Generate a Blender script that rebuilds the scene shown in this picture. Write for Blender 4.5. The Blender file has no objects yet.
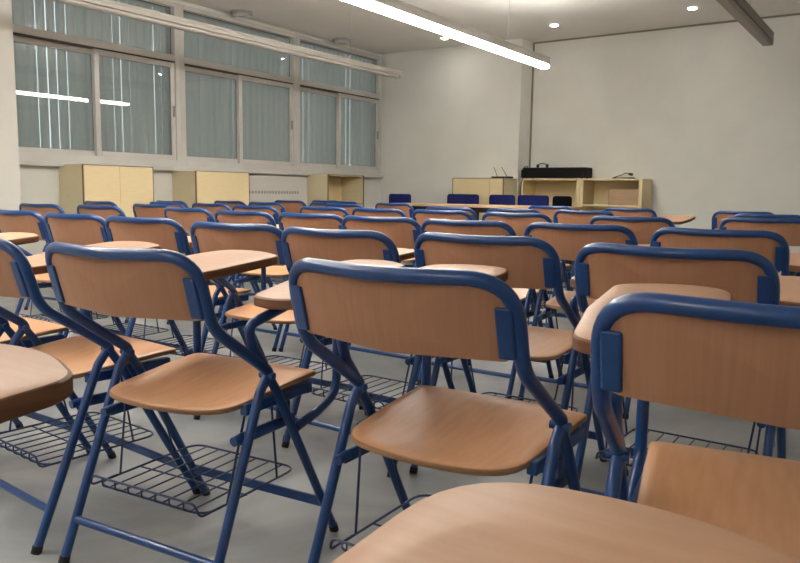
import bpy, math, random
from mathutils import Vector, Matrix

# ------------------------------------------------------------------ camera, world, exposure
S = bpy.context.scene
COL = S.collection
CAM_H = 0.956
cd = bpy.data.cameras.new('camera')
cam = bpy.data.objects.new('camera', cd)
COL.objects.link(cam)
cd.sensor_fit = 'HORIZONTAL'
cd.sensor_width = 36.0
cd.lens = 36.0 * 739.735 / 800.0
cd.clip_start = 0.02
r0 = Vector((0.8201931748, 0.5719299901, 0.0133881454))
r1 = Vector((-0.0803685676, 0.0920216131, 0.9925083943))
r2 = Vector((0.5664133174, -0.8151245973, 0.1214407045))
M4 = Matrix(((r0.x, r1.x, r2.x, 0), (r0.y, r1.y, r2.y, 0), (r0.z, r1.z, r2.z, CAM_H), (0, 0, 0, 1)))
cam.matrix_world = M4
S.camera = cam

world = bpy.data.worlds.new('dusk')
S.world = world
world.use_nodes = True
bgn = world.node_tree.nodes['Background']
bgn.inputs[0].default_value = (0.82, 0.85, 0.87, 1)
bgn.inputs[1].default_value = 0.6

S.view_settings.view_transform = 'Standard'
S.view_settings.look = 'None'
S.view_settings.gamma = 1.0
S.view_settings.exposure = 1.35
LAMP_STRENGTH = 22.0

random.seed(7)

# ------------------------------------------------------------------ materials
def srgb(r, g, b):
    f = lambda c: (c / 12.92) if c <= 0.04045 else ((c + 0.055) / 1.055) ** 2.4
    return (f(r / 255), f(g / 255), f(b / 255), 1)

def mat(name, col, rough=0.5, metal=0.0, spec=0.5, coat=0.0):
    m = bpy.data.materials.new(name)
    m.use_nodes = True
    b = m.node_tree.nodes['Principled BSDF']
    b.inputs['Base Color'].default_value = col
    b.inputs['Roughness'].default_value = rough
    b.inputs['Metallic'].default_value = metal
    b.inputs['Specular IOR Level'].default_value = spec
    b.inputs['Coat Weight'].default_value = coat
    return m

def noise_mat(name, c1, c2, scale=(1, 1, 1), nscale=5.0, detail=4, rough=0.5, spec=0.5, bump=0.0,
              lo=0.35, hi=0.65, distort=0.0, coat=0.0, rvar=0.0):
    m = mat(name, c1, rough, 0, spec, coat)
    nt = m.node_tree; N = nt.nodes; L = nt.links
    b = N['Principled BSDF']
    tc = N.new('ShaderNodeTexCoord')
    mp = N.new('ShaderNodeMapping'); mp.inputs['Scale'].default_value = scale
    nz = N.new('ShaderNodeTexNoise'); nz.inputs['Scale'].default_value = nscale
    nz.inputs['Detail'].default_value = detail; nz.inputs['Distortion'].default_value = distort
    cr = N.new('ShaderNodeValToRGB')
    cr.color_ramp.elements[0].position = lo; cr.color_ramp.elements[0].color = c1
    cr.color_ramp.elements[1].position = hi; cr.color_ramp.elements[1].color = c2
    L.new(tc.outputs['Object'], mp.inputs['Vector'])
    L.new(mp.outputs['Vector'], nz.inputs['Vector'])
    L.new(nz.outputs['Fac'], cr.inputs['Fac'])
    L.new(cr.outputs['Color'], b.inputs['Base Color'])
    if rvar:
        mr = N.new('ShaderNodeMapRange')
        mr.inputs['To Min'].default_value = rough - rvar; mr.inputs['To Max'].default_value = rough + rvar
        L.new(nz.outputs['Fac'], mr.inputs['Value']); L.new(mr.outputs['Result'], b.inputs['Roughness'])
    if bump:
        bp = N.new('ShaderNodeBump'); bp.inputs['Strength'].default_value = bump
        bp.inputs['Distance'].default_value = 0.01
        L.new(nz.outputs['Fac'], bp.inputs['Height']); L.new(bp.outputs['Normal'], b.inputs['Normal'])
    return m

M_wall = noise_mat('white_painted_plaster', srgb(222, 221, 214), srgb(226, 225, 218), nscale=3, rough=0.9, spec=0.1, bump=0.02)
M_ceil = noise_mat('ceiling_paint', srgb(224, 222, 216), srgb(228, 226, 220), nscale=2, rough=0.95, spec=0.1)
M_floor = noise_mat('polished_grey_floor', srgb(122, 126, 128), srgb(168, 170, 171), scale=(1, 1.0, 1), nscale=1.6, detail=8, rough=0.42, spec=0.4,
                    lo=0.3, hi=0.7, distort=1.6, rvar=0.08)
M_blue = noise_mat('blue_enamel', srgb(20, 61, 118), srgb(25, 68, 128), nscale=20, rough=0.3, spec=0.55, coat=0.15)
M_wood = noise_mat('beech_plywood_lit', srgb(198, 146, 106), srgb(204, 154, 115), scale=(9, 1.2, 1.2), nscale=7, rough=0.38, spec=0.45)  # seat beech made brighter, direct lamp light put into the colour
M_back = noise_mat('beech_laminate_back_shaded', srgb(174, 124, 94), srgb(178, 130, 100), scale=(22, 1, 1.0), nscale=6, rough=0.5, spec=0.35)  # same beech as the seats, darker to paint in the shaded backs
M_tab = noise_mat('tablet_laminate', srgb(186, 144, 114), srgb(191, 151, 122), scale=(1.2, 12, 1), nscale=7, rough=0.42, spec=0.4)
M_edge = noise_mat('brown_panel_edge', srgb(112, 76, 54), srgb(130, 90, 64), scale=(1, 1, 12), nscale=8, rough=0.6, spec=0.3)
M_ply = noise_mat('plywood_edge', srgb(150, 112, 82), srgb(176, 136, 100), scale=(1, 1, 60), nscale=6, rough=0.6, spec=0.3)
M_black = mat('black_rubber', srgb(22, 22, 24), 0.6)
M_wire = mat('dark_blue_wire', srgb(34, 52, 92), 0.4)
M_alu = noise_mat('window_aluminium', srgb(194, 191, 186), srgb(199, 196, 191), nscale=4, rough=0.55, spec=0.4)
M_track = mat('window_track_shadow', srgb(70, 66, 60), 0.7)  # dark tone paints the shade along the track; gaskets share it
M_white = mat('heater_white', srgb(205, 202, 196), 0.6)
M_slot = mat('grille_grey', srgb(160, 158, 150), 0.7)
M_cab = noise_mat('pale_birch_laminate', srgb(226, 206, 162), srgb(230, 211, 168), scale=(2, 2, 20), nscale=5, rough=0.55, spec=0.3)
M_cabd = noise_mat('olive_birch_side', srgb(212, 200, 166), srgb(217, 205, 172), scale=(2, 2, 20), nscale=5, rough=0.6, spec=0.3)
M_cabedge = mat('cabinet_dark_edging', srgb(120, 96, 66), 0.6)
M_pil = mat('pilaster_paint', srgb(214, 210, 203), 0.9, spec=0.1)
M_lamp = mat('lamp_housing_grey', srgb(165, 160, 154), 0.5)
M_lampoff = mat('unlit_lamp_housing', srgb(150, 145, 137), 0.5)
M_diffoff = mat('unlit_diffuser', srgb(160, 155, 147), 0.45)
M_cushion = noise_mat('navy_fabric', srgb(30, 36, 92), srgb(38, 46, 110), nscale=60, rough=0.85, spec=0.15)
M_blackcush = mat('black_fabric', srgb(16, 16, 22), 0.9, spec=0.1)
M_table = noise_mat('table_laminate', srgb(206, 172, 140), srgb(213, 180, 148), scale=(1, 10, 1), nscale=6, rough=0.45)
M_keys = mat('keyboard_black', srgb(12, 11, 13), 0.6, spec=0.25)
M_keyw = mat('keyboard_white', srgb(220, 218, 210), 0.4)
M_keyr = mat('keyboard_red_felt', srgb(90, 22, 20), 0.8)
M_card = noise_mat('cardboard', srgb(176, 146, 118), srgb(186, 156, 128), scale=(1, 1, 20), nscale=6, rough=0.9, spec=0.1)
M_chrome = mat('dull_metal', srgb(150, 150, 150), 0.35, 0.8)
M_shade_line = mat('painted_shade_line', srgb(140, 134, 122), 0.9, spec=0.05)  # dark tone that paints the shadow lines at ceiling and wall corner

def emis(name, col, s):
    m = bpy.data.materials.new(name); m.use_nodes = True
    nt = m.node_tree; nt.nodes.clear()
    e = nt.nodes.new('ShaderNodeEmission'); o = nt.nodes.new('ShaderNodeOutputMaterial')
    e.inputs[0].default_value = col; e.inputs[1].default_value = s
    nt.links.new(e.outputs[0], o.inputs[0])
    return m
M_lit = emis('lit_diffuser', (1.0, 0.97, 0.91, 1), LAMP_STRENGTH)
M_spot = emis('lit_downlight', (1.0, 0.97, 0.91, 1), 70.0)
M_up = emis('added_uplight_glow', (1.0, 0.97, 0.91, 1), LAMP_STRENGTH * 1.9)  # glow for a strip added above the lit lamps to brighten the ceiling

def glass():
    m = bpy.data.materials.new('window_glass'); m.use_nodes = True
    nt = m.node_tree; nt.nodes.clear()
    o = nt.nodes.new('ShaderNodeOutputMaterial'); mx = nt.nodes.new('ShaderNodeMixShader')
    t = nt.nodes.new('ShaderNodeBsdfTransparent'); g = nt.nodes.new('ShaderNodeBsdfGlossy')
    t.inputs[0].default_value = (0.86, 0.9, 0.9, 1)
    g.inputs['Roughness'].default_value = 0.01
    lw = nt.nodes.new('ShaderNodeLayerWeight'); lw.inputs[0].default_value = 0.5
    pw = nt.nodes.new('ShaderNodeMath'); pw.operation = 'POWER'; pw.inputs[1].default_value = 5.0
    f = nt.nodes.new('ShaderNodeMath'); f.operation = 'MULTIPLY_ADD'; f.inputs[1].default_value = 0.9; f.inputs[2].default_value = 0.045
    nt.links.new(lw.outputs['Facing'], pw.inputs[0]); nt.links.new(pw.outputs[0], f.inputs[0])
    nt.links.new(f.outputs[0], mx.inputs[0]); nt.links.new(t.outputs[0], mx.inputs[1]); nt.links.new(g.outputs[0], mx.inputs[2])
    nt.links.new(mx.outputs[0], o.inputs[0])
    return m
M_glass = glass()

def slatmat():
    m = mat('blind_fabric', srgb(168, 167, 160), 0.8, spec=0.2)
    nt = m.node_tree; b = nt.nodes['Principled BSDF']; o = nt.nodes['Material Output']
    tr = nt.nodes.new('ShaderNodeBsdfTranslucent'); tr.inputs[0].default_value = srgb(176, 176, 172)
    mx = nt.nodes.new('ShaderNodeMixShader'); mx.inputs[0].default_value = 0.25
    nt.links.new(b.outputs[0], mx.inputs[1]); nt.links.new(tr.outputs[0], mx.inputs[2]); nt.links.new(mx.outputs[0], o.inputs[0])
    return m
M_slat = slatmat()

# ------------------------------------------------------------------ mesh helpers
class MB:
    def __init__(s): s.v = []; s.f = []; s.m = []; s.sm = []
    def add(s, vs, fs, mi=0, smooth=False):
        k = len(s.v); s.v += [tuple(v) for v in vs]
        s.f += [tuple(i + k for i in f) for f in fs]; s.m += [mi] * len(fs); s.sm += [smooth] * len(fs)
        return s
    def box(s, x0, y0, z0, x1, y1, z1, mi=0, bev=0.0):
        if bev <= 0:
            vs = [(x, y, z) for x in (x0, x1) for y in (y0, y1) for z in (z0, z1)]
            fs = [(0, 1, 3, 2), (4, 6, 7, 5), (0, 4, 5, 1), (2, 3, 7, 6), (0, 2, 6, 4), (1, 5, 7, 3)]
            return s.add(vs, fs, mi)
        b = min(bev, (x1 - x0) * .45, (y1 - y0) * .45, (z1 - z0) * .45)
        # chamfered box: 24 vertices
        c = [(x0 + x1) / 2, (y0 + y1) / 2, (z0 + z1) / 2]; h = [(x1 - x0) / 2, (y1 - y0) / 2, (z1 - z0) / 2]
        vs = []; idx = {}
        for sx in (-1, 1):
            for sy in (-1, 1):
                for sz in (-1, 1):
                    sg = (sx, sy, sz)
                    for a in range(3):
                        p = [c[i] + sg[i] * (h[i] - (0 if i == a else b)) for i in range(3)]
                        idx[(sg, a)] = len(vs); vs.append(p)
        fs = []
        for a in range(3):
            o = [i for i in range(3) if i != a]
            for sd in (-1, 1):
                q = []
                for (p, r) in ((-1, -1), (1, -1), (1, 1), (-1, 1)):
                    sg = [0, 0, 0]; sg[a] = sd; sg[o[0]] = p; sg[o[1]] = r; q.append(idx[(tuple(sg), a)])
                flip = (sd < 0) != (a == 1)
                fs.append(tuple(q[::-1] if flip else q))
        for a in range(3):          # edge chamfers along axis a
            o = [i for i in range(3) if i != a]
            for p in (-1, 1):
                for r in (-1, 1):
                    q = []
                    for (t, ax) in ((-1, o[0]), (1, o[0]), (1, o[1]), (-1, o[1])):
                        sg = [0, 0, 0]; sg[a] = t; sg[o[0]] = p; sg[o[1]] = r; q.append(idx[(tuple(sg), ax)])
                    fs.append(tuple(q))
        for sx in (-1, 1):
            for sy in (-1, 1):
                for sz in (-1, 1):
                    fs.append(tuple(idx[((sx, sy, sz), a)] for a in range(3)))
        return s.add(vs, fs, mi)
    def tube(s, pts, r, n=10, mi=0, closed=False, cap=True):
        pts = [Vector(p) for p in pts]; N = len(pts)
        tang = []
        for i in range(N):
            if closed: t = pts[(i + 1) % N] - pts[i - 1]
            else: t = pts[min(i + 1, N - 1)] - pts[max(i - 1, 0)]
            tang.append(t.normalized())
        t0 = tang[0]; up = Vector((0, 0, 1)) if abs(t0.z) < .9 else Vector((1, 0, 0))
        u = t0.cross(up).normalized()
        vs = []; fs = []
        for i in range(N):
            u = (u - tang[i] * u.dot(tang[i])).normalized(); w = tang[i].cross(u)
            for k in range(n):
                a = 2 * math.pi * k / n
                vs.append(pts[i] + r * (math.cos(a) * u + math.sin(a) * w))
        R = N if closed else N - 1
        for i in range(R):
            j = (i + 1) % N
            for k in range(n):
                fs.append((i * n + k, i * n + (k + 1) % n, j * n + (k + 1) % n, j * n + k))
        if cap and not closed:
            fs.append(tuple(range(n))[::-1]); fs.append(tuple((N - 1) * n + k for k in range(n)))
        return s.add(vs, fs, mi, True)
    def cyl(s, a, b, r, n=14, mi=0): return s.tube([a, b], r, n, mi)
    def build(s, name, mats, parent=None):
        me = bpy.data.meshes.new(name)
        me.from_pydata(s.v, [], s.f)
        for m in (mats if isinstance(mats, (list, tuple)) else [mats]): me.materials.append(m)
        me.polygons.foreach_set('material_index', s.m)
        me.polygons.foreach_set('use_smooth', s.sm)
        import bmesh
        bm = bmesh.new(); bm.from_mesh(me)
        bmesh.ops.recalc_face_normals(bm, faces=bm.faces)
        bm.to_mesh(me); bm.free()
        if any(s.sm): me.set_sharp_from_angle(angle=math.radians(50))
        o = bpy.data.objects.new(name, me); COL.objects.link(o)
        if parent: o.parent = parent
        return o

def fillet(pts, rad, seg=6, closed=False):
    """round the corners of a polyline"""
    pts = [Vector(p) for p in pts]; out = []; N = len(pts)
    rr = rad if isinstance(rad, (list, tuple)) else [rad] * N
    for i in range(N):
        if not closed and i in (0, N - 1): out.append(pts[i]); continue
        p = pts[i]; a = pts[i - 1] - p; b = pts[(i + 1) % N] - p
        la, lb = a.length, b.length; a.normalize(); b.normalize()
        ang = a.angle(b)
        if ang > math.pi - .02 or rr[i] <= 0: out.append(p); continue
        d = min(rr[i] / math.tan(ang / 2), la * .49, lb * .49)
        A = p + a * d; B = p + b * d
        for k in range(seg + 1):
            t = k / seg
            q = A.lerp(p, t).lerp(p.lerp(B, t), t)
            out.append(q)
    return out

def plate(mb, outline, fz_top, fz_bot, rings=5, mi_top=0, mi_edge=1, bev=0.0, mp=lambda x, y, z: (x, y, z), mi_bot=0):
    """solid plate: 2D outline, heights fz_top / fz_bot(x,y), concentric rings so it can curve"""
    n = len(outline)
    cx = sum(p[0] for p in outline) / n; cy = sum(p[1] for p in outline) / n
    vs = []; fs = []; mis = []
    def ring(k, fz, dz=0):
        for p in outline:
            x = cx + (p[0] - cx) * k; y = cy + (p[1] - cy) * k
            vs.append(mp(x, y, fz(x, y) + dz))
    ks = [(i + 1) / rings for i in range(rings)]
    inner = 1 - bev / max(0.05, max(abs(p[0] - cx) for p in outline))
    ks[-1] = inner if bev else 1.0
    base_t = 1
    vs.append(mp(cx, cy, fz_top(cx, cy)))
    for k in ks: ring(k, fz_top)
    def conn(a, b, mi):
        for i in range(n):
            j = (i + 1) % n
            fs.append((a + i, a + j, b + j, b + i)); mis.append(mi)
    for i in range(n): fs.append((0, base_t + i, base_t + (i + 1) % n)); mis.append(mi_top)
    for r in range(rings - 1): conn(base_t + r * n, base_t + (r + 1) * n, mi_top)
    last = base_t + (rings - 1) * n
    if bev:
        ring(1.0, fz_top, -bev); nxt = last + n; conn(last, nxt, mi_edge); last = nxt
        ring(1.0, fz_bot, bev); nxt = last + n; conn(last, nxt, mi_edge); last = nxt
    bstart = len(vs)
    for k in ks[::-1]: ring(k, fz_bot)
    conn(last, bstart, mi_edge)
    for r in range(rings - 1): conn(bstart + r * n, bstart + (r + 1) * n, mi_bot)
    c = len(vs); vs.append(mp(cx, cy, fz_bot(cx, cy)))
    e = bstart + (rings - 1) * n
    for i in range(n): fs.append((e + (i + 1) % n, e + i, c)); mis.append(mi_bot)
    k = len(mb.v); mb.v += [tuple(v) for v in vs]
    mb.f += [tuple(i + k for i in f) for f in fs]; mb.m += mis; mb.sm += [True] * len(fs)
    return mb

def tag(o, label, cat, group=None, kind=None):
    if label: o['label'] = label
    if cat: o['category'] = cat
    if group: o['group'] = group
    if kind: o['kind'] = kind
    return o
def empty(name, loc=(0, 0, 0), rz=0.0):
    o = bpy.data.objects.new(name, None); COL.objects.link(o)
    o.empty_display_size = .1
    o.location = loc; o.rotation_euler = (0, 0, rz); return o
def struct(o): o['kind'] = 'structure'; return o
def copy_tree(o, parent=None):
    c = o.copy(); COL.objects.link(c)
    if parent: c.parent = parent
    for ch in list(o.children): copy_tree(ch, c)
    return c

# ------------------------------------------------------------------ the room
XL, XR, YB, YF1, YF2, ZC, XJ = -7.0, 3.2, -3.2, 9.5, 9.86, 3.05, -4.62
T = 0.2
struct(MB().box(XL - T, YB - T, -0.1, XR + T, YF2 + T, 0).build('floor', M_floor))
struct(MB().box(XL - T, YB - T, ZC, XR + T, YF2 + T, ZC + .1).build('ceiling', M_ceil))
WZ0, WZ1, WY0, WY1 = 1.20, 3.0, 3.60, 9.44
wl = MB()
wl.box(XL - T, YB - T, 0, XL, WY0, ZC); wl.box(XL - T, WY1, 0, XL, YF2 + T, ZC)
wl.box(XL - T, WY0, 0, XL, WY1, WZ0); wl.box(XL - T, WY0, WZ1, XL, WY1, ZC)
struct(wl.build('wall_left', M_wall))
wb = MB()
wb.box(XL, YF1, 0, XJ, YF2 + T, ZC)
wb.box(XJ, YF2, 0, XR, YF2 + T, ZC)
struct(wb.build('wall_back', M_wall))
struct(MB().box(XR, YB - T, 0, XR + T, YF2 + T, ZC).build('wall_right', M_wall))
struct(MB().box(XL, YB - T, 0, XR, YB, ZC).build('wall_rear', M_wall))
struct(MB().box(XL, 2.7, 0, XL + .4, 3.53, ZC).build('wall_pilaster', M_pil))
struct(MB().box(XJ + .0, YF2 - .02, ZC - .02, XR, YF2, ZC).build('shade_line_1', M_shade_line))  # dark strip painting the shadow line under the ceiling
struct(MB().box(XJ, YF2 - .02, 0, XJ + .02, YF2, ZC - .02).build('shade_line_2', M_shade_line))  # dark strip painting the shade in the corner of the wall jog

# ------------------------------------------------------------------ windows (three bays) and their blinds
bays = [(3.60, 5.60), (5.60, 7.52), (7.52, 9.44)]
split = [4.57, 6.53, 8.45]
for i, (a, b) in enumerate(bays):
    w = struct(empty('window_%d' % (i + 1), (XL, (a + b) / 2, WZ0)))
    def add(mb, name, m, parent=w, ox=XL, oy=(a + b) / 2, oz=WZ0):
        o = mb.build(name, m, parent)
        return o
    oy = (a + b) / 2
    def B(mb, x0, y0, z0, x1, y1, z1, mi=0, bev=.003): mb.box(x0, y0 - oy, z0 - WZ0, x1, y1 - oy, z1 - WZ0, mi, bev)
    fr = MB()
    B(fr, -.10, a, WZ0, .05, a + .065, WZ1); B(fr, -.10, b - .065, WZ0, .05, b, WZ1)
    B(fr, -.10, a + .065, WZ0, .05, b - .065, WZ0 + .07); B(fr, -.10, a + .065, WZ1 - .05, .05, b - .065, WZ1)
    B(fr, -.10, a + .065, 2.36, .05, b - .065, 2.43)
    fr.build('window_frame', M_alu, w)
    tk = MB(); B(tk, -.075, a + .065, 2.345, .045, b - .065, 2.36, 0, 0); tk.build('window_track', M_track, w)
    s = split[i]
    for (y0, y1, x) in ((a + .065, s + .03, -.045), (s - .03, b - .065, 0.0)):
        sh = MB()
        B(sh, x, y0, 1.27, x + .035, y0 + .055, 2.345); B(sh, x, y1 - .055, 1.27, x + .035, y1, 2.345)
        B(sh, x, y0 + .055, 1.27, x + .035, y1 - .055, 1.325); B(sh, x, y0 + .055, 2.29, x + .035, y1 - .055, 2.345)
        so = sh.build('sash', M_alu, w)
        g = MB(); B(g, x + .014, y0 + .05, 1.32, x + .019, y1 - .05, 2.295, 0, 0); g.build('glass_pane', M_glass, so)
        gk = MB()
        for yy in (y0 + .054, y1 - .058): B(gk, x + .018, yy, 1.325, x + .0225, yy + .004, 2.29, 0, 0)
        for zz in (1.324, 2.287): B(gk, x + .018, y0 + .055, zz, x + .0225, y1 - .055, zz + .004, 0, 0)
        gk.build('gasket', M_track, so)
        if x == 0.0:
            h = MB(); B(h, x + .035, y1 - .04, 1.75, x + .06, y1 - .015, 1.87); h.build('latch', M_chrome, so)
    tr = MB(); B(tr, -.03, a + .06, 2.425, -.025, b - .06, 2.955, 0, 0); tr.build('transom_pane', M_glass, w)
    gk = MB()
    for yy in (a + .066, b - .07): B(gk, -.02, yy, 2.43, -.012, yy + .004, 2.95, 0, 0)
    B(gk, -.02, a + .066, 2.944, -.012, b - .066, 2.95, 0, 0)
    gk.build('transom_gasket', M_track, w)
    # vertical blind hanging behind the glass
    names = ['grey vertical slat blind in the window next to the white pilaster, thin bright gaps',
             'grey vertical slat blind in the middle window bay',
             'grey vertical slat blind in the window nearest the room corner']
    vb = tag(empty('vertical_blind', (XL - .14, oy, 1.21)), names[i], 'blind', 'vertical slat blinds')
    rl = MB(); rl.box(-.02, a - oy + .02, 1.75, .02, b - oy - .02, 1.78); rl.build('head_rail', M_alu, vb)
    k = 0; y = a + .02
    while y < b - .02:
        wd = min(.108, b - .005 - y)
        gap = random.random() < (.5 if i == 0 else .42)
        ang = math.radians(random.uniform(-6, 16))
        sl = MB(); n = 5; vs = []; fs = []
        for j in range(n + 1):
            t = j / n - .5
            yy = t * wd * (1.02 if not gap else .86); xx = math.sin(math.pi * (t + .5)) * .010
            px = xx * math.cos(ang) + yy * math.sin(ang); py = yy * math.cos(ang)
            for z in (0.0, 1.75): vs.append((px, y + wd / 2 - oy + py, z))
        for j in range(n): fs.append((2 * j, 2 * j + 2, 2 * j + 3, 2 * j + 1))
        sl.add(vs, fs, 0, False); sl.build('slat', M_slat, vb)
        y += .104; k += 1
sill = MB(); sill.box(XL, WY0, 1.15, XL + .1, WY1, 1.20, 0, .006); struct(sill.build('trim_3', M_alu))

# ------------------------------------------------------------------ ceiling lamps
def linear_lamp(x, y0, y1, z, lit, label, k_=1.0):
    t = tag(empty('linear_lamp', (x, (y0 + y1) / 2, z)), label, 'ceiling lamp', 'long suspended lamps')
    h = (y1 - y0) / 2
    w = .045 * k_; H_ = .024 + .071 * k_
    hb = MB(); hb.box(-w, -h, .024, w, h, H_ - .022, 0, .004); hb.box(-w, -h, H_ - .022, -w + .005, h, H_); hb.box(w - .005, -h, H_ - .022, w, h, H_); hb.build('housing', M_lamp if lit else M_lampoff, t)
    d = MB(); d.box(-w + .002, -h + .01, .024 - .042 * k_, w - .002, h - .01, .0238, 0, .012); d.build('diffuser', M_lit if lit else M_diffoff, t)
    k = MB(); k.box(-w + .001, h, .026 - .038 * k_, w - .001, h + .008, H_ - .004, 0, .004); k.build('end_cap', M_lamp if lit else M_lampoff, t)
    if lit:
        u = MB(); u.box(-w + .006, -h + .02, H_ - .0215, w - .006, h - .02, H_ - .012); u.build('added_uplight_strip', M_up, t)  # added upward glow, lifts the ceiling
    for yy in (-h + .5, -h * .1, h - .9):
        c = MB(); c.cyl((0, yy, H_), (0, yy, ZC - z), .0018, 6); c.build('suspension_wire', M_chrome, t)
    return t
linear_lamp(-3.36, -1.2, 7.50, 2.28, True, 'long lit white linear lamp hanging under the ceiling centre')
linear_lamp(-1.21, -1.6, 7.40, 2.29, False, 'unlit grey linear lamp hanging at the top right, near the blank wall')
linear_lamp(-1.21, -2.9, -1.7, 2.28, True, 'added lit linear lamp behind the viewer, out of view, brightens near chair backs')  # unseen lamp added so the backs of the near chairs get light
linear_lamp(-5.21, -2.2, 7.40, 2.29, False, 'unlit grey linear lamp hanging in front of the windows', .8)
def downlight(x, y, label):
    t = tag(empty('downlight', (x, y, ZC - .012)), label, 'downlight', 'small ceiling downlights')
    r = MB(); ring = []
    for k in range(20):
        a = 2 * math.pi * k / 20; ring.append((math.cos(a) * .05, math.sin(a) * .05, .004))
    r.tube(ring, .006, 6, 0, closed=True); r.build('trim_ring', M_white, t)
    l = MB(); l.cyl((0, 0, .002), (0, 0, .011), .042, 20); l.build('light_disc', M_spot, t)
downlight(-3.93, 8.97, 'small lit downlight in the ceiling near the end of the lit lamp')
downlight(-2.27, 8.97, 'small lit downlight in the ceiling beside the unlit right lamp')
downlight(-5.52, 8.94, 'small lit downlight in the ceiling over the far left corner')
def smoke(x, y, label):
    t = tag(empty('ceiling_fixture', (x, y, ZC - .001)), label, 'ceiling fixture', 'round fixtures by the windows')
    b = MB(); b.cyl((0, 0, -.03), (0, 0, 0), .13, 24); b.build('mounting_plate', M_lamp, t)
    b = MB(); b.tube([(math.cos(a / 20 * 6.2832) * .085, math.sin(a / 20 * 6.2832) * .085, -.042) for a in range(20)], .022, 8, 0, closed=True); b.build('bezel', M_alu, t)
    b = MB(); b.cyl((0, 0, -.052), (0, 0, -.031), .055, 20); b.build('lens', M_slot, t)
smoke(-6.8, 6.40, 'round grey ceiling fixture above the middle window')
smoke(-6.8, 8.28, 'round grey ceiling fixture above the far window')

# ------------------------------------------------------------------ cabinets along the window wall (front faces +X)
def wall_cabinet(y0, y1, xf, h, label, doors=2, opened=False):
    d = xf - (XL + .005)
    t = tag(empty('low_cabinet', (XL + .005 + d / 2, (y0 + y1) / 2, 0)), label, 'cabinet', 'low birch cabinets along the walls')
    w = (y1 - y0) / 2; hd = d / 2
    c = MB(); th = .02
    c.box(-hd, -w, 0, hd - .02, -w + th, h, 0, .001); c.build('side_panel', M_cabd, t)
    c = MB(); c.box(-hd, w - th, 0, hd - .02, w, h, 0, .001); c.build('side_panel', M_cabd, t)
    p = MB(); p.box(-hd, -w + th, h - th, hd - .02, w - th, h); p.box(-hd, -w + th, .06, hd - .02, w - th, .08)
    p.box(-hd, -w + th, .08, -hd + .01, w - th, h - th); p.build('carcass', M_cabd if not opened else M_cab, t)
    e = MB()
    for yy in (-w, w - .006): e.box(hd - .0195, yy, 0, hd - .001, yy + .006, h)
    e.box(hd - .0195, -w + .006, h - .006, hd - .001, w - .006, h); e.build('edging', M_cabedge, t)
    if not opened:
        n = doors; step = (2 * w - .016) / n
        for k in range(n):
            a = -w + .008 + k * step
            dr = MB(); dr.box(hd - .018, a + .0015, .07, hd, a + step - .0015, h - .009, 0, .001)
            do = dr.build('door', M_cab, t)
            hh = MB(); yy = a + step - .04 if k == 0 else a + .04
            hh.cyl((hd, yy, .62), (hd + .02, yy, .62), .008, 10); hh.build('knob', M_chrome, do)
    else:
        for z in (.42, .78):
            s = MB(); s.box(-hd + .01, -w + th, z, hd - .03, w - th, z + .02); s.build('shelf', M_cab, t)
    return t
wall_cabinet(4.13, 4.93, -6.58, 1.17, 'closed birch cabinet under the window nearest the pilaster', 2)
wall_cabinet(5.49, 6.29, -6.58, 1.15, 'closed birch cabinet under the middle window, left of the white heater panel', 1)
wall_cabinet(7.74, 8.53, -6.58, 1.17, 'open birch cabinet with empty shelves in the far left corner', 2, True)
ht = tag(empty('panel_heater', (XL + .05, 7.0, .1)), 'white panel heater with a row of small slots between two cabinets', 'heater')
b = MB(); b.box(-.049, -.66, 0, .03, .70, 1.03, 0, .008); b.build('casing', M_white, ht)
for k in range(18):
    s = MB(); y = -.40 + k * .052; s.box(.030, y, .80, .034, y + .034, .835, 0, .001); s.build('vent_slot', M_slot, ht)

# ------------------------------------------------------------------ cabinets along the back wall (front faces -Y)
def back_cabinet(x0, x1, yf, yb, h, label):
    t = tag(empty('storage_cabinet', ((x0 + x1) / 2, (yf + yb) / 2, 0)), label, 'cabinet', 'low birch cabinets along the walls')
    w = (x1 - x0) / 2; d = (yb - yf) / 2
    c = MB(); c.box(-w, -d + .02, 0, -w + .02, d, h); c.box(w - .02, -d + .02, 0, w, d, h); c.box(-w + .02, -d + .02, h - .02, w - .02, d, h); c.box(-w + .02, d - .01, 0, w - .02, d, h - .02)
    c.build('carcass', M_cabd, t)
    e = MB(); e.box(-w, -d + .001, h - .008, w, -d + .0195, h); e.box(-w, -d + .001, 0, -w + .006, -d + .0195, h - .008); e.box(w - .006, -d + .001, 0, w, -d + .0195, h - .008)
    e.build('edging', M_cabedge, t)
    xs = [-w + .008, w - .21, w - .008]
    for a, bq in ((xs[0], xs[1]), (xs[1], xs[2])):
        dr = MB(); dr.box(a + .003, -d, .07, bq - .003, -d + .018, h - .011, 0, .001); dr.build('door', M_cab, t)
    return t
back_cabinet(-5.43, -4.63, 9.08, 9.495, 1.15, 'closed birch cabinet in front of the projecting wall, beside the open shelves')
def open_shelf(x0, x1, yf, yb, h, label):
    t = tag(empty('shelf_unit', ((x0 + x1) / 2, (yf + yb) / 2, 0)), label, 'shelf', 'open birch shelf units')
    w = (x1 - x0) / 2; d = (yb - yf) / 2
    for x in (-w, w - .045):
        c = MB(); c.box(x, -d, 0, x + .045, d, h, 0, .002); c.build('side_panel', M_cab, t)
    c = MB(); c.box(-w + .045, -d, h - .022, w - .045, d, h, 0, .001); c.build('top_panel', M_cab, t)
    c = MB(); c.box(-w + .045, d - .012, 0, w - .045, d, h - .022); c.build('back_panel', M_cab, t)
    for z in (.06, .42, .79):
        s = MB(); s.box(-w + .045, -d + .01, z, w - .045, d - .012, z + .022, 0, .001); s.build('shelf_board', M_cab, t)
    return t
open_shelf(-4.545, -3.682, 9.42, 9.835, 1.15, 'open birch shelf unit under the black keyboard')
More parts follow.
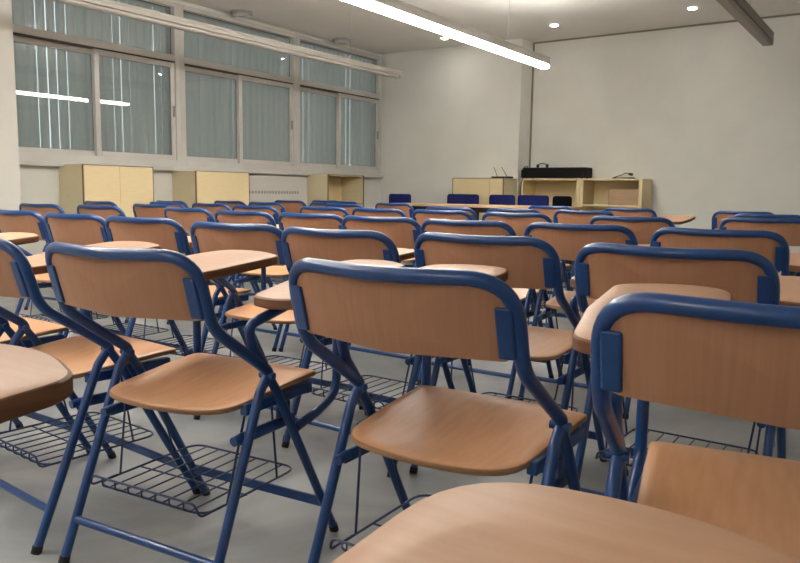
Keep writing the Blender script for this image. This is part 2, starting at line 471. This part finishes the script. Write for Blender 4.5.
open_shelf(-3.678, -2.86, 9.42, 9.835, 1.15, 'open birch shelf unit holding the cardboard box')
cb = tag(empty('cardboard_box', (-3.10, 9.55, .8125)), 'plain brown cardboard box on the middle shelf at the right end', 'box')
b = MB(); b.box(-.19, -.12, 0, .19, .12, .2, 0, .003); b.build('box_body', M_card, cb)
b = MB(); b.box(-.19, -.025, .2, .19, .025, .2015); b.box(-.192, -.025, .12, -.19, .025, .2); b.build('tape_strip', M_cabedge, cb)

# keyboard on the shelf units
kb = tag(empty('electronic_keyboard', (-4.10, 9.62, 1.151)), 'long black electronic keyboard standing on top of the open shelves', 'keyboard')
b = MB(); b.box(-.46, -.12, .012, .46, .14, .150, 0, .012); b.box(-.46, -.15, .012, -.42, -.12, .12, 0, .005); b.box(.42, -.15, .012, .46, -.12, .12, 0, .005); b.build('body', M_keys, kb)
b = MB(); b.box(-.42, -.15, .012, .42, -.121, .03, 0, .002); b.build('key_bed', M_keys, kb)
b = MB(); b.box(-.38, -.02, .150, .38, .02, .153); b.build('felt_strip', M_keyr, kb)
for x in (-.40, .40):
    for y in (-.1, .1):
        f = MB(); f.cyl((x, y, 0), (x, y, .013), .015, 10); f.build('foot', M_black, kb)
b = MB(); b.tube(fillet([(-.455, .02, .10), (-.495, .02, .12), (-.49, .02, .17), (-.44, .02, .165), (-.44, .02, .145)], .02), .006, 8); b.build('cable_loop', M_black, kb)
cbx = MB(); cbx.tube(fillet([(-4.50, 9.455, 1.158), (-4.50, 9.405, 1.158), (-4.52, 9.405, 1.10), (-4.53, 9.405, .96), (-4.51, 9.405, .7), (-4.52, 9.405, .3)], .03), .006, 8)
tag(cbx.build('power_cable', M_black), 'thin black cable hanging down the front of the shelves below the keyboard', 'cable')
hp = tag(empty('headphones', (-4.31, 9.62, 1.3055)), 'small black headphones lying on the left end of the keyboard', 'headphones')
b = MB(); b.tube([(math.cos(a) * .07, .0, .02 + math.sin(a) * .035) for a in [math.pi * k / 12 for k in range(13)]], .006, 8); b.build('headband', M_black, hp)
for s_ in (-1, 1):
    b = MB(); b.cyl((s_ * .07 - .012, 0, .021), (s_ * .07 + .012, 0, .021), .022, 14); b.build('ear_cup', M_black, hp)

rt = tag(empty('wireless_receiver', (-4.72, 9.25, 1.151)), 'small flat black receiver with two thin antennas on the closed cabinet', 'receiver')
b = MB(); b.box(-.15, -.07, 0, .12, .07, .022, 0, .004); b.build('body', M_black, rt)
for (x0, x1) in ((-.10, -.16), (.05, -.04)):
    b = MB(); b.cyl((x0, .02, .02), (x1, .02, .15), .0045, 8); b.build('antenna', M_black, rt)
st = tag(empty('headset_stand', (-3.17, 9.60, 1.151)), 'small black gooseneck microphone lying on the right shelf top', 'microphone')
b = MB(); b.box(-.13, -.05, 0, .15, .05, .018, 0, .006); b.build('base', M_black, st)
b = MB(); b.tube(fillet([(-.12, 0, .018), (-.02, 0, .05), (.03, 0, .075), (.09, 0, .06)], .03), .006, 8); b.build('gooseneck', M_black, st)
b = MB(); b.tube([(.075, 0, .062), (.085, 0, .061), (.115, 0, .056), (.125, 0, .054)], .018, 10); b.build('capsule', M_black, st)
st.name = 'gooseneck_microphone'

# ------------------------------------------------------------------ teachers' table and the blue upholstered chairs behind it
def front_table(x0, x1, y0, y1, h, label):
    t = tag(empty('long_table', ((x0 + x1) / 2, (y0 + y1) / 2, 0)), label, 'table', 'tables at the front of the room')
    w = (x1 - x0) / 2; d = (y1 - y0) / 2
    b = MB(); b.box(-w, -d, h - .03, w, d, h, 0, .003); b.build('tabletop', M_table, t)
    for sx in (-1, 1):
        for sy in (-1, 1):
            l = MB(); l.box(sx * (w - .05) - .02, sy * (d - .05) - .02, 0, sx * (w - .05) + .02, sy * (d - .05) + .02, h - .03, 0, .002); l.build('leg', M_black, t)
    b = MB(); b.box(-w + .07, -d + .04, h - .09, w - .07, -d + .06, h - .03); b.box(-w + .07, d - .06, h - .09, w - .07, d - .04, h - .03); b.build('apron', M_black, t)
    return t
front_table(-5.62, -4.43, 7.85, 8.42, .80, 'long pale table at the room front, left of the other one')
front_table(-4.42, -3.24, 7.85, 8.42, .80, 'long pale table at the room front, right of the other one')
def blue_chair(x, y, rz, w, fabric, label, top=.915):
    t = tag(empty('upholstered_chair', (x, y, 0), rz), label, 'chair', 'upholstered chairs behind the front tables')
    b = MB(); ol = fillet([(-w, .68, 0), (w, .68, 0), (w, top, 0), (-w, top, 0)], .045, 5, True)
    plate(b, [(p.x, p.y) for p in ol], lambda a, c: .22, lambda a, c: .18, 3, 0, 0, .006, mp=lambda a, c, z: (a, z, c)); b.build('backrest', fabric, t)
    b = MB(); ol = fillet([(-w, -.22, 0), (w, -.22, 0), (w, .18, 0), (-w, .18, 0)], .05, 5, True)
    plate(b, [(p.x, p.y) for p in ol], lambda a, c: .48, lambda a, c: .425, 3, 0, 0, .008); b.build('seat', fabric, t)
    for sx in (-1, 1):
        l = MB(); l.tube(fillet([(sx * (w - .02), .24, 0), (sx * (w - .02), .2, .42), (sx * (w - .05), .23, .86)], .03), .011, 8); l.build('leg', M_black, t)
        l = MB(); l.tube([(sx * (w - .02), -.24, 0), (sx * (w - .02), -.2, .425)], .011, 8); l.build('leg', M_black, t)
    return t
blue_chair(-6.22, 8.72, 0, .19, M_cushion, 'navy upholstered chair alone at the left, beyond the end of the tables')
blue_chair(-5.16, 8.72, 0, .245, M_cushion, 'wide navy upholstered chair behind the tables, second from the left', .925)
blue_chair(-4.56, 8.72, 0, .185, M_cushion, 'navy upholstered chair behind the tables, third from the left', .925)
blue_chair(-4.11, 8.72, 0, .215, M_cushion, 'bright navy upholstered chair just left of the black backed one', .925)
blue_chair(-3.71, 8.72, 0, .125, M_blackcush, 'small black backed chair at the right end behind the tables', .92)

# ------------------------------------------------------------------ the folding tablet chair
HW = .2425
JZ = .523
def bow(x): return -.044 * (1 - (x / HW) ** 2)
def back_y(z): return -.225 - (z - .66) * .10 + .02
def make_chair(hand, tz, tilt, dx=0.0, xs=1.0):
    arm = True
    t = empty('folding_tablet_chair')
    # back frame: inverted U with rounded corners, S bend down to the side joints
    pts = []
    side = [(0, .506), (-.005, JZ), (-.190, .652)]
    left = fillet([(-HW, y, z) for (y, z) in side] + [(-HW, -.237, .818), (-HW + .20, -.237, .818)], [0, .05, .11, .088, 0], 9)
    pts += left
    nb = 10
    for k in range(1, nb):
        pts.append(Vector((-HW + .20 + (2 * HW - .40) * k / nb, -.237, .818)))
    pts += [Vector((-p.x, p.y, p.z)) for p in left[::-1]]
    for p in pts:
        if p.z > .70: p.y += bow(p.x); p.z -= .006 * (1 - (p.x / HW) ** 2)
    b = MB(); b.tube(pts, .0138, 12); b.build('back_frame', M_blue, t)
    # plywood backrest held between the uprights
    b = MB()
    ol = fillet([(-.226, .671, 0), (0, .665, 0), (.226, .671, 0), (.238, .812, 0), (-.238, .812, 0)], [.015, .3, .015, .075, .075], 7, True)
    def by(x, z): return -.193 - (z - .655) * .27 + bow(x)
    plate(b, [(p.x, p.y) for p in ol], lambda x, z: by(x, z) + .005, lambda x, z: by(x, z) - .005, 6, 0, 1, .002, mp=lambda x, z, y: (x, y, z))
    br = b.build('backrest', [M_back, M_ply], t)
    for s in (-1, 1):
        b = MB()
        vs = []
        x0, x1 = (.209, .240)
        for (z, yo) in ((.676, 0), (.768, 0)):
            yc = -.193 - (z - .655) * .27 - .008
            for (x, y) in ((x0, yc - .014), (x1, yc - .010), (x1, yc + .012), (x0, yc + .016)):
                vs.append((s * x, y, z))
        b.add(vs, [(0, 1, 2, 3), (4, 5, 6, 7), (0, 1, 5, 4), (1, 2, 6, 5), (2, 3, 7, 6), (3, 0, 4, 7)])
        o = b.build('back_bracket', M_blue, br)
        md = o.modifiers.new('bevel', 'BEVEL'); md.width = .004; md.segments = 2
    # legs
    for s in (-1, 1):
        b = MB(); b.tube(fillet([(s * HW, -.004, JZ - .012), (s * HW, .03, JZ - .06), (s * HW, .278, .014)], .05), .0120, 12)
        l = b.build('front_leg', M_blue, t)
        f = MB(); f.tube([(s * HW, .2755, .020), (s * HW, .2795, .010), (s * HW, .283, 0)], .0134, 12); f.build('rubber_foot', M_black, l)
        b = MB(); b.tube(fillet([(s * HW, -.002, JZ - .010), (s * HW, -.035, JZ - .05), (s * HW, -.223, .014)], .03), .0120, 12)
        l = b.build('rear_leg', M_blue, t)
        f = MB(); f.tube([(s * HW, -.2215, .020), (s * HW, -.2245, .010), (s * HW, -.228, 0)], .0134, 12); f.build('rubber_foot', M_black, l)
        # joint sleeve, seat rail with its pivot pin
        b = MB(); b.cyl((s * (HW - .02), -.006, JZ - .012), (s * (HW + .02), -.006, JZ - .012), .009, 10); b.build('joint_pin', M_blue, t)
        b = MB(); b.tube([(s * (HW - .020), -.106, .370), (s * (HW - .020), -.070, .374)], .0115, 12)
        b.box(s * (HW - .020) - .005, -.085, .356, s * (HW - .020) + .005, .125, .384, 0, .002)
        b.build('seat_rail', M_blue, t)
    b = MB(); b.tube([(-HW, -.186, .105), (HW, -.186, .105)], .0105, 10); b.build('rear_stretcher', M_blue, t)
    b = MB(); b.box(-HW, .224, .090, HW, .232, .118, 0, .002); b.build('front_stretcher', M_blue, t)
    # seat
    ol = fillet([(-.218, .245, 0), (0, .262, 0), (.218, .245, 0), (.212, .10, 0), (.198, -.14, 0), (0, -.185, 0), (-.198, -.14, 0), (-.212, .10, 0)],
                [.03, .4, .03, .3, .13, .35, .13, .3], 7, True)
    def sz(x, y):
        dip = -.014 * math.exp(-((y + .02) / .11) ** 2) * (1 - (x / .24) ** 2)
        lip = -.012 * max(0, (y - .17) / .09) ** 2
        return .457 + .08 * (y - .03) + dip + lip + .010 * max(0, (-y - .08) / .1) ** 2
    b = MB(); plate(b, [(p.x, p.y) for p in ol], sz, lambda x, y: sz(x, y) - .013, 8, 0, 1, .002)
    so = b.build('seat', [M_wood, M_ply], t)
    for s in (-1, 1):
        b = MB(); b.box(s * .205 - .011, -.05, .416, s * .205 + .011, .215, .444, 0, .002); b.box(s * .218 - .004, .06, .372, s * .218 + .004, .11, .418, 0, .001)
        b.build('seat_brace', M_blue, so)
    # wire book rack hung below the seat
    b = MB(); R_ = .0029
    ring = fillet([(-.185, -.165, .205), (.185, -.165, .205), (.185, .185, .205), (-.185, .185, .205)], .045, 6, True)
    b.tube(ring, R_, 6, 0, closed=True)
    ring2 = fillet([(-.185, -.178, .228), (.185, -.178, .228)], .01)
    b.tube(fillet([(-.185, -.10, .206), (-.185, -.182, .206), (-.175, -.184, .236), (.175, -.184, .236), (.185, -.182, .206), (.185, -.10, .206)], .022), R_, 6)
    for k in range(7):
        x = -.138 + k * .046
        b.tube(fillet([(x, .185, .205), (x, -.165, .2045), (x, -.184, .215), (x, -.184, .236)], .012, 3), .0021, 5)
    b.tube([(-.185, -.02, .202), (.185, -.02, .202)], .0026, 5)
    for s in (-1, 1):
        b.tube([(s * .185, .10, .205), (s * .205, .055, .418)], .003, 6); b.tube([(s * .185, -.09, .205), (s * .205, -.045, .418)], .003, 6)
    b.build('book_rack', M_wire, t)
    # tablet arm and tablet
    if tz:
        X = HW * hand
        at = lambda y: tz - .029 + (y - .0) * tilt - .012
        path = [(X, .105, .350), (X, .20, .368), (X, .292, .400), (X, .295, at(.295)), (X, .06, at(.06))]
        rad = [0, .05, .07, .05, 0]
        if arm:
            path = path[:4] + [(X, .07, at(.07)), (X, -.075, at(-.03) - .02), (X, -.055, .585), (X, -.004, JZ - .005)]
            rad = [0, .05, .07, .05, .06, .075, .05, 0]
        b = MB(); b.tube(fillet(path, rad, 7), .0125, 12)
        b.build('tablet_arm', M_blue, t)
        ol = fillet([(.205, -.02, 0), (.175, .12, 0), (.120, .30, 0), (.120, .50, 0), (.285, .525, 0), (.425, .475, 0), (.440, .22, 0), (.415, -.01, 0), (.31, -.04, 0)],
                    [.05, .2, .2, .10, .3, .055, .3, .06, .2], 7, True)
        b = MB(); plate(b, [((.205 + (p.x - .205) * xs) * hand + dx, p.y) for p in ol], lambda x, y: tz + y * tilt, lambda x, y: tz + y * tilt - .026, 4, 0, 1, .003)
        tb = b.build('tablet', [M_tab, M_edge], t)
        for yy in (.10, .24):
            b = MB(); z = tz + yy * tilt - .026
            b.box(X - .03, yy - .015, z - .004, X + .03, yy + .015, z, 0, .001)
            b.build('tablet_bracket', M_blue, tb)
    return t

proto = {}
GROUP = 'blue framed folding tablet chairs in rows'
def chair(X, Y, th, kind, label):
    spec = {'right': (1, .710, .09), 'narrow': (1, .706, .09, 0, .72), 'left': (-1, .710, .085, .045, .82), 'flat': (1, .685, .03), 'flatleft': (-1, .685, .03), 'near': (1, .710, .07), 'none': (1, 0, 0)}[kind]
    if kind not in proto:
        o = make_chair(*spec); proto[kind] = o
    else: o = copy_tree(proto[kind])
    o.location = (X, Y, 0); o.rotation_euler = (0, 0, math.radians(th))
    tag(o, label, 'chair', GROUP)
    return o

P_ = 'wooden folding tablet chair with blue frame'
chairs = [
 # row at the camera
 (-.395, -.02, 0, 'near', 'nearest chair, only its brown writing tablet showing at the bottom right edge'),
 (-1.19, -.01, 0, 'near', 'chair at the lower left, only its pale writing tablet tip showing'),
 # first full row
 (-2.62, 1.20, 0, 'right', 'front chair mostly outside the left photo edge, only its right joint and seat corner showing'),
 (-2.053, 1.209, -3, 'right', 'large front chair at the left edge, half cut off, beside the whole left chair'),
 (-1.496, 1.231, 5.8, 'narrow', 'large whole chair, left of centre in front, curved tablet arm at its right side'),
 (-.775, 1.315, 1.4, 'left', 'large whole chair in the centre of the front row, largest seat in view'),
 (-.150, 1.265, 9, 'left', 'large chair at the right edge of the front row, tablet at its left side'),
 (-3.40, 1.19, 0, 'right', 'chair outside the left edge whose pale tablet tip reaches into view'),
 # second row
 (-4.0, 2.35, 0, 'flat', 'second row chair cut by the left photo edge, pale tablet in front of it'),
 (-3.385, 2.30, 1.8, 'flat', 'second row chair above the front left chair, left one of a touching pair'),
 (-2.845, 2.285, 4.2, 'flat', 'second row chair above the front left chair, right one of a touching pair'),
 (-2.167, 2.216, 3.1, 'flat', 'second row chair left of centre, whole wooden back visible behind a pointed tablet'),
 (-1.625, 2.177, 0, 'flat', 'second row chair directly behind the left top corner of the large centre chair'),
 (-1.10, 2.254, 0, 'flat', 'second row chair behind the right half of the large centre chair'),
 (-.51, 2.166, 0, 'flat', 'second row chair at the right, behind the large tablet of the front right chair'),
 # third row
 (-5.40, 3.25, 5.9, 'none', 'third row chair at the far left, in front of the first wall cabinet corner'),
 (-4.80, 3.35, 4.2, 'flat', 'third row chair in front of the doors of the first wall cabinet'),
 (-4.02, 3.51, -1.5, 'flat', 'third row chair whose back stands before the side of the middle cabinet'),
 (-3.31, 3.34, 0, 'flat', 'third row chair behind the left of centre second row chair'),
 (-2.79, 3.36, 0, 'flat', 'third row chair in the middle left, first of two touching backs below the far cabinet'),
 (-2.25, 3.28, 0, 'flat', 'third row chair in the middle, second of two touching backs below the far cabinet'),
 (-1.73, 3.25, .7, 'flat', 'third row chair at the centre, straight below the left blue chairs'),
 (-1.205, 3.30, 1.6, 'flat', 'third row chair right of centre, below the black keyboard'),
 (-.64, 3.30, 1.4, 'flat', 'third row chair at the right, before the blank wall'),
 # fourth row
 (-6.22, 4.30, 0, 'none', 'fourth row chair mostly hidden behind the back of the chair before the first cabinet'),
 (-5.68, 4.62, 0, 'none', 'fourth row chair before the gap between the first and middle cabinets'),
 (-5.03, 3.98, 0, 'none', 'chair just behind the third row, between the first and middle cabinets'),
 (-5.10, 4.64, 0, 'none', 'fourth row chair before the doors of the middle cabinet'),
 (-4.323, 4.405, 1.4, 'none', 'fourth row chair before the left part of the white heater panel'),
 (-3.806, 4.647, 0, 'none', 'fourth row chair below the side of the open corner cabinet'),
 (-3.285, 4.666, -1.5, 'flat', 'fourth row chair left of the navy chair that stands alone'),
 (-2.76, 4.71, -1.7, 'flat', 'fourth row chair below the second navy chair'),
 (-2.149, 4.636, 0, 'flat', 'fourth row chair below the third navy chair'),
 (-1.381, 4.575, 1.7, 'none', 'fourth row chair below the empty open shelf, left of the box'),
 (-.733, 5.05, 0, 'flat', 'nearest of three overlapping chairs before the blank wall at the right edge'),
 # fifth row
 (-6.20, 5.08, 0, 'none', 'chair seen as a sliver above another back at the middle cabinet side'),
 (-6.08, 5.75, 0, 'none', 'small dark back before the right door of the middle cabinet'),
 (-5.409, 5.621, 0, 'none', 'fifth row chair at the left end of the white heater panel'),
 (-5.09, 6.2, -.6, 'none', 'fifth row chair before the side of the open corner cabinet'),
 (-4.50, 5.766, -1.2, 'none', 'fifth row chair before the wall just right of the open corner cabinet'),
 (-3.268, 5.658, 0, 'flat', 'fifth row chair below the closed back cabinet'),
 (-2.69, 5.70, 0, 'flat', 'fifth row chair below the gap between second and third navy chairs'),
 (-2.117, 5.752, .3, 'flat', 'fifth row chair below the join of the two open shelf units'),
 (-.877, 6.136, 0, 'none', 'middle one of three overlapping chairs before the blank wall at the right edge'),
 # sixth row and beyond
 (-6.20, 6.80, 1.6, 'none', 'far chair before the right half of the white heater panel'),
 (-6.15, 7.42, 0, 'none', 'farthest chair before the side of the open corner cabinet'),
 (-5.62, 7.10, 0, 'none', 'farthest chair before the opening of the corner cabinet'),
 (-4.618, 6.742, -.6, 'none', 'far chair below the navy chair that stands alone'),
 (-3.019, 7.20, -1.1, 'none', 'far chair below the black backed chair'),
 (-2.194, 7.10, -.6, 'right', 'far chair below the cardboard box, tablet tip pointing right before the blank wall'),
 (-1.185, 6.95, 0, 'none', 'farthest of three overlapping chairs before the blank wall at the right edge'),
]
for c in chairs: chair(*c)
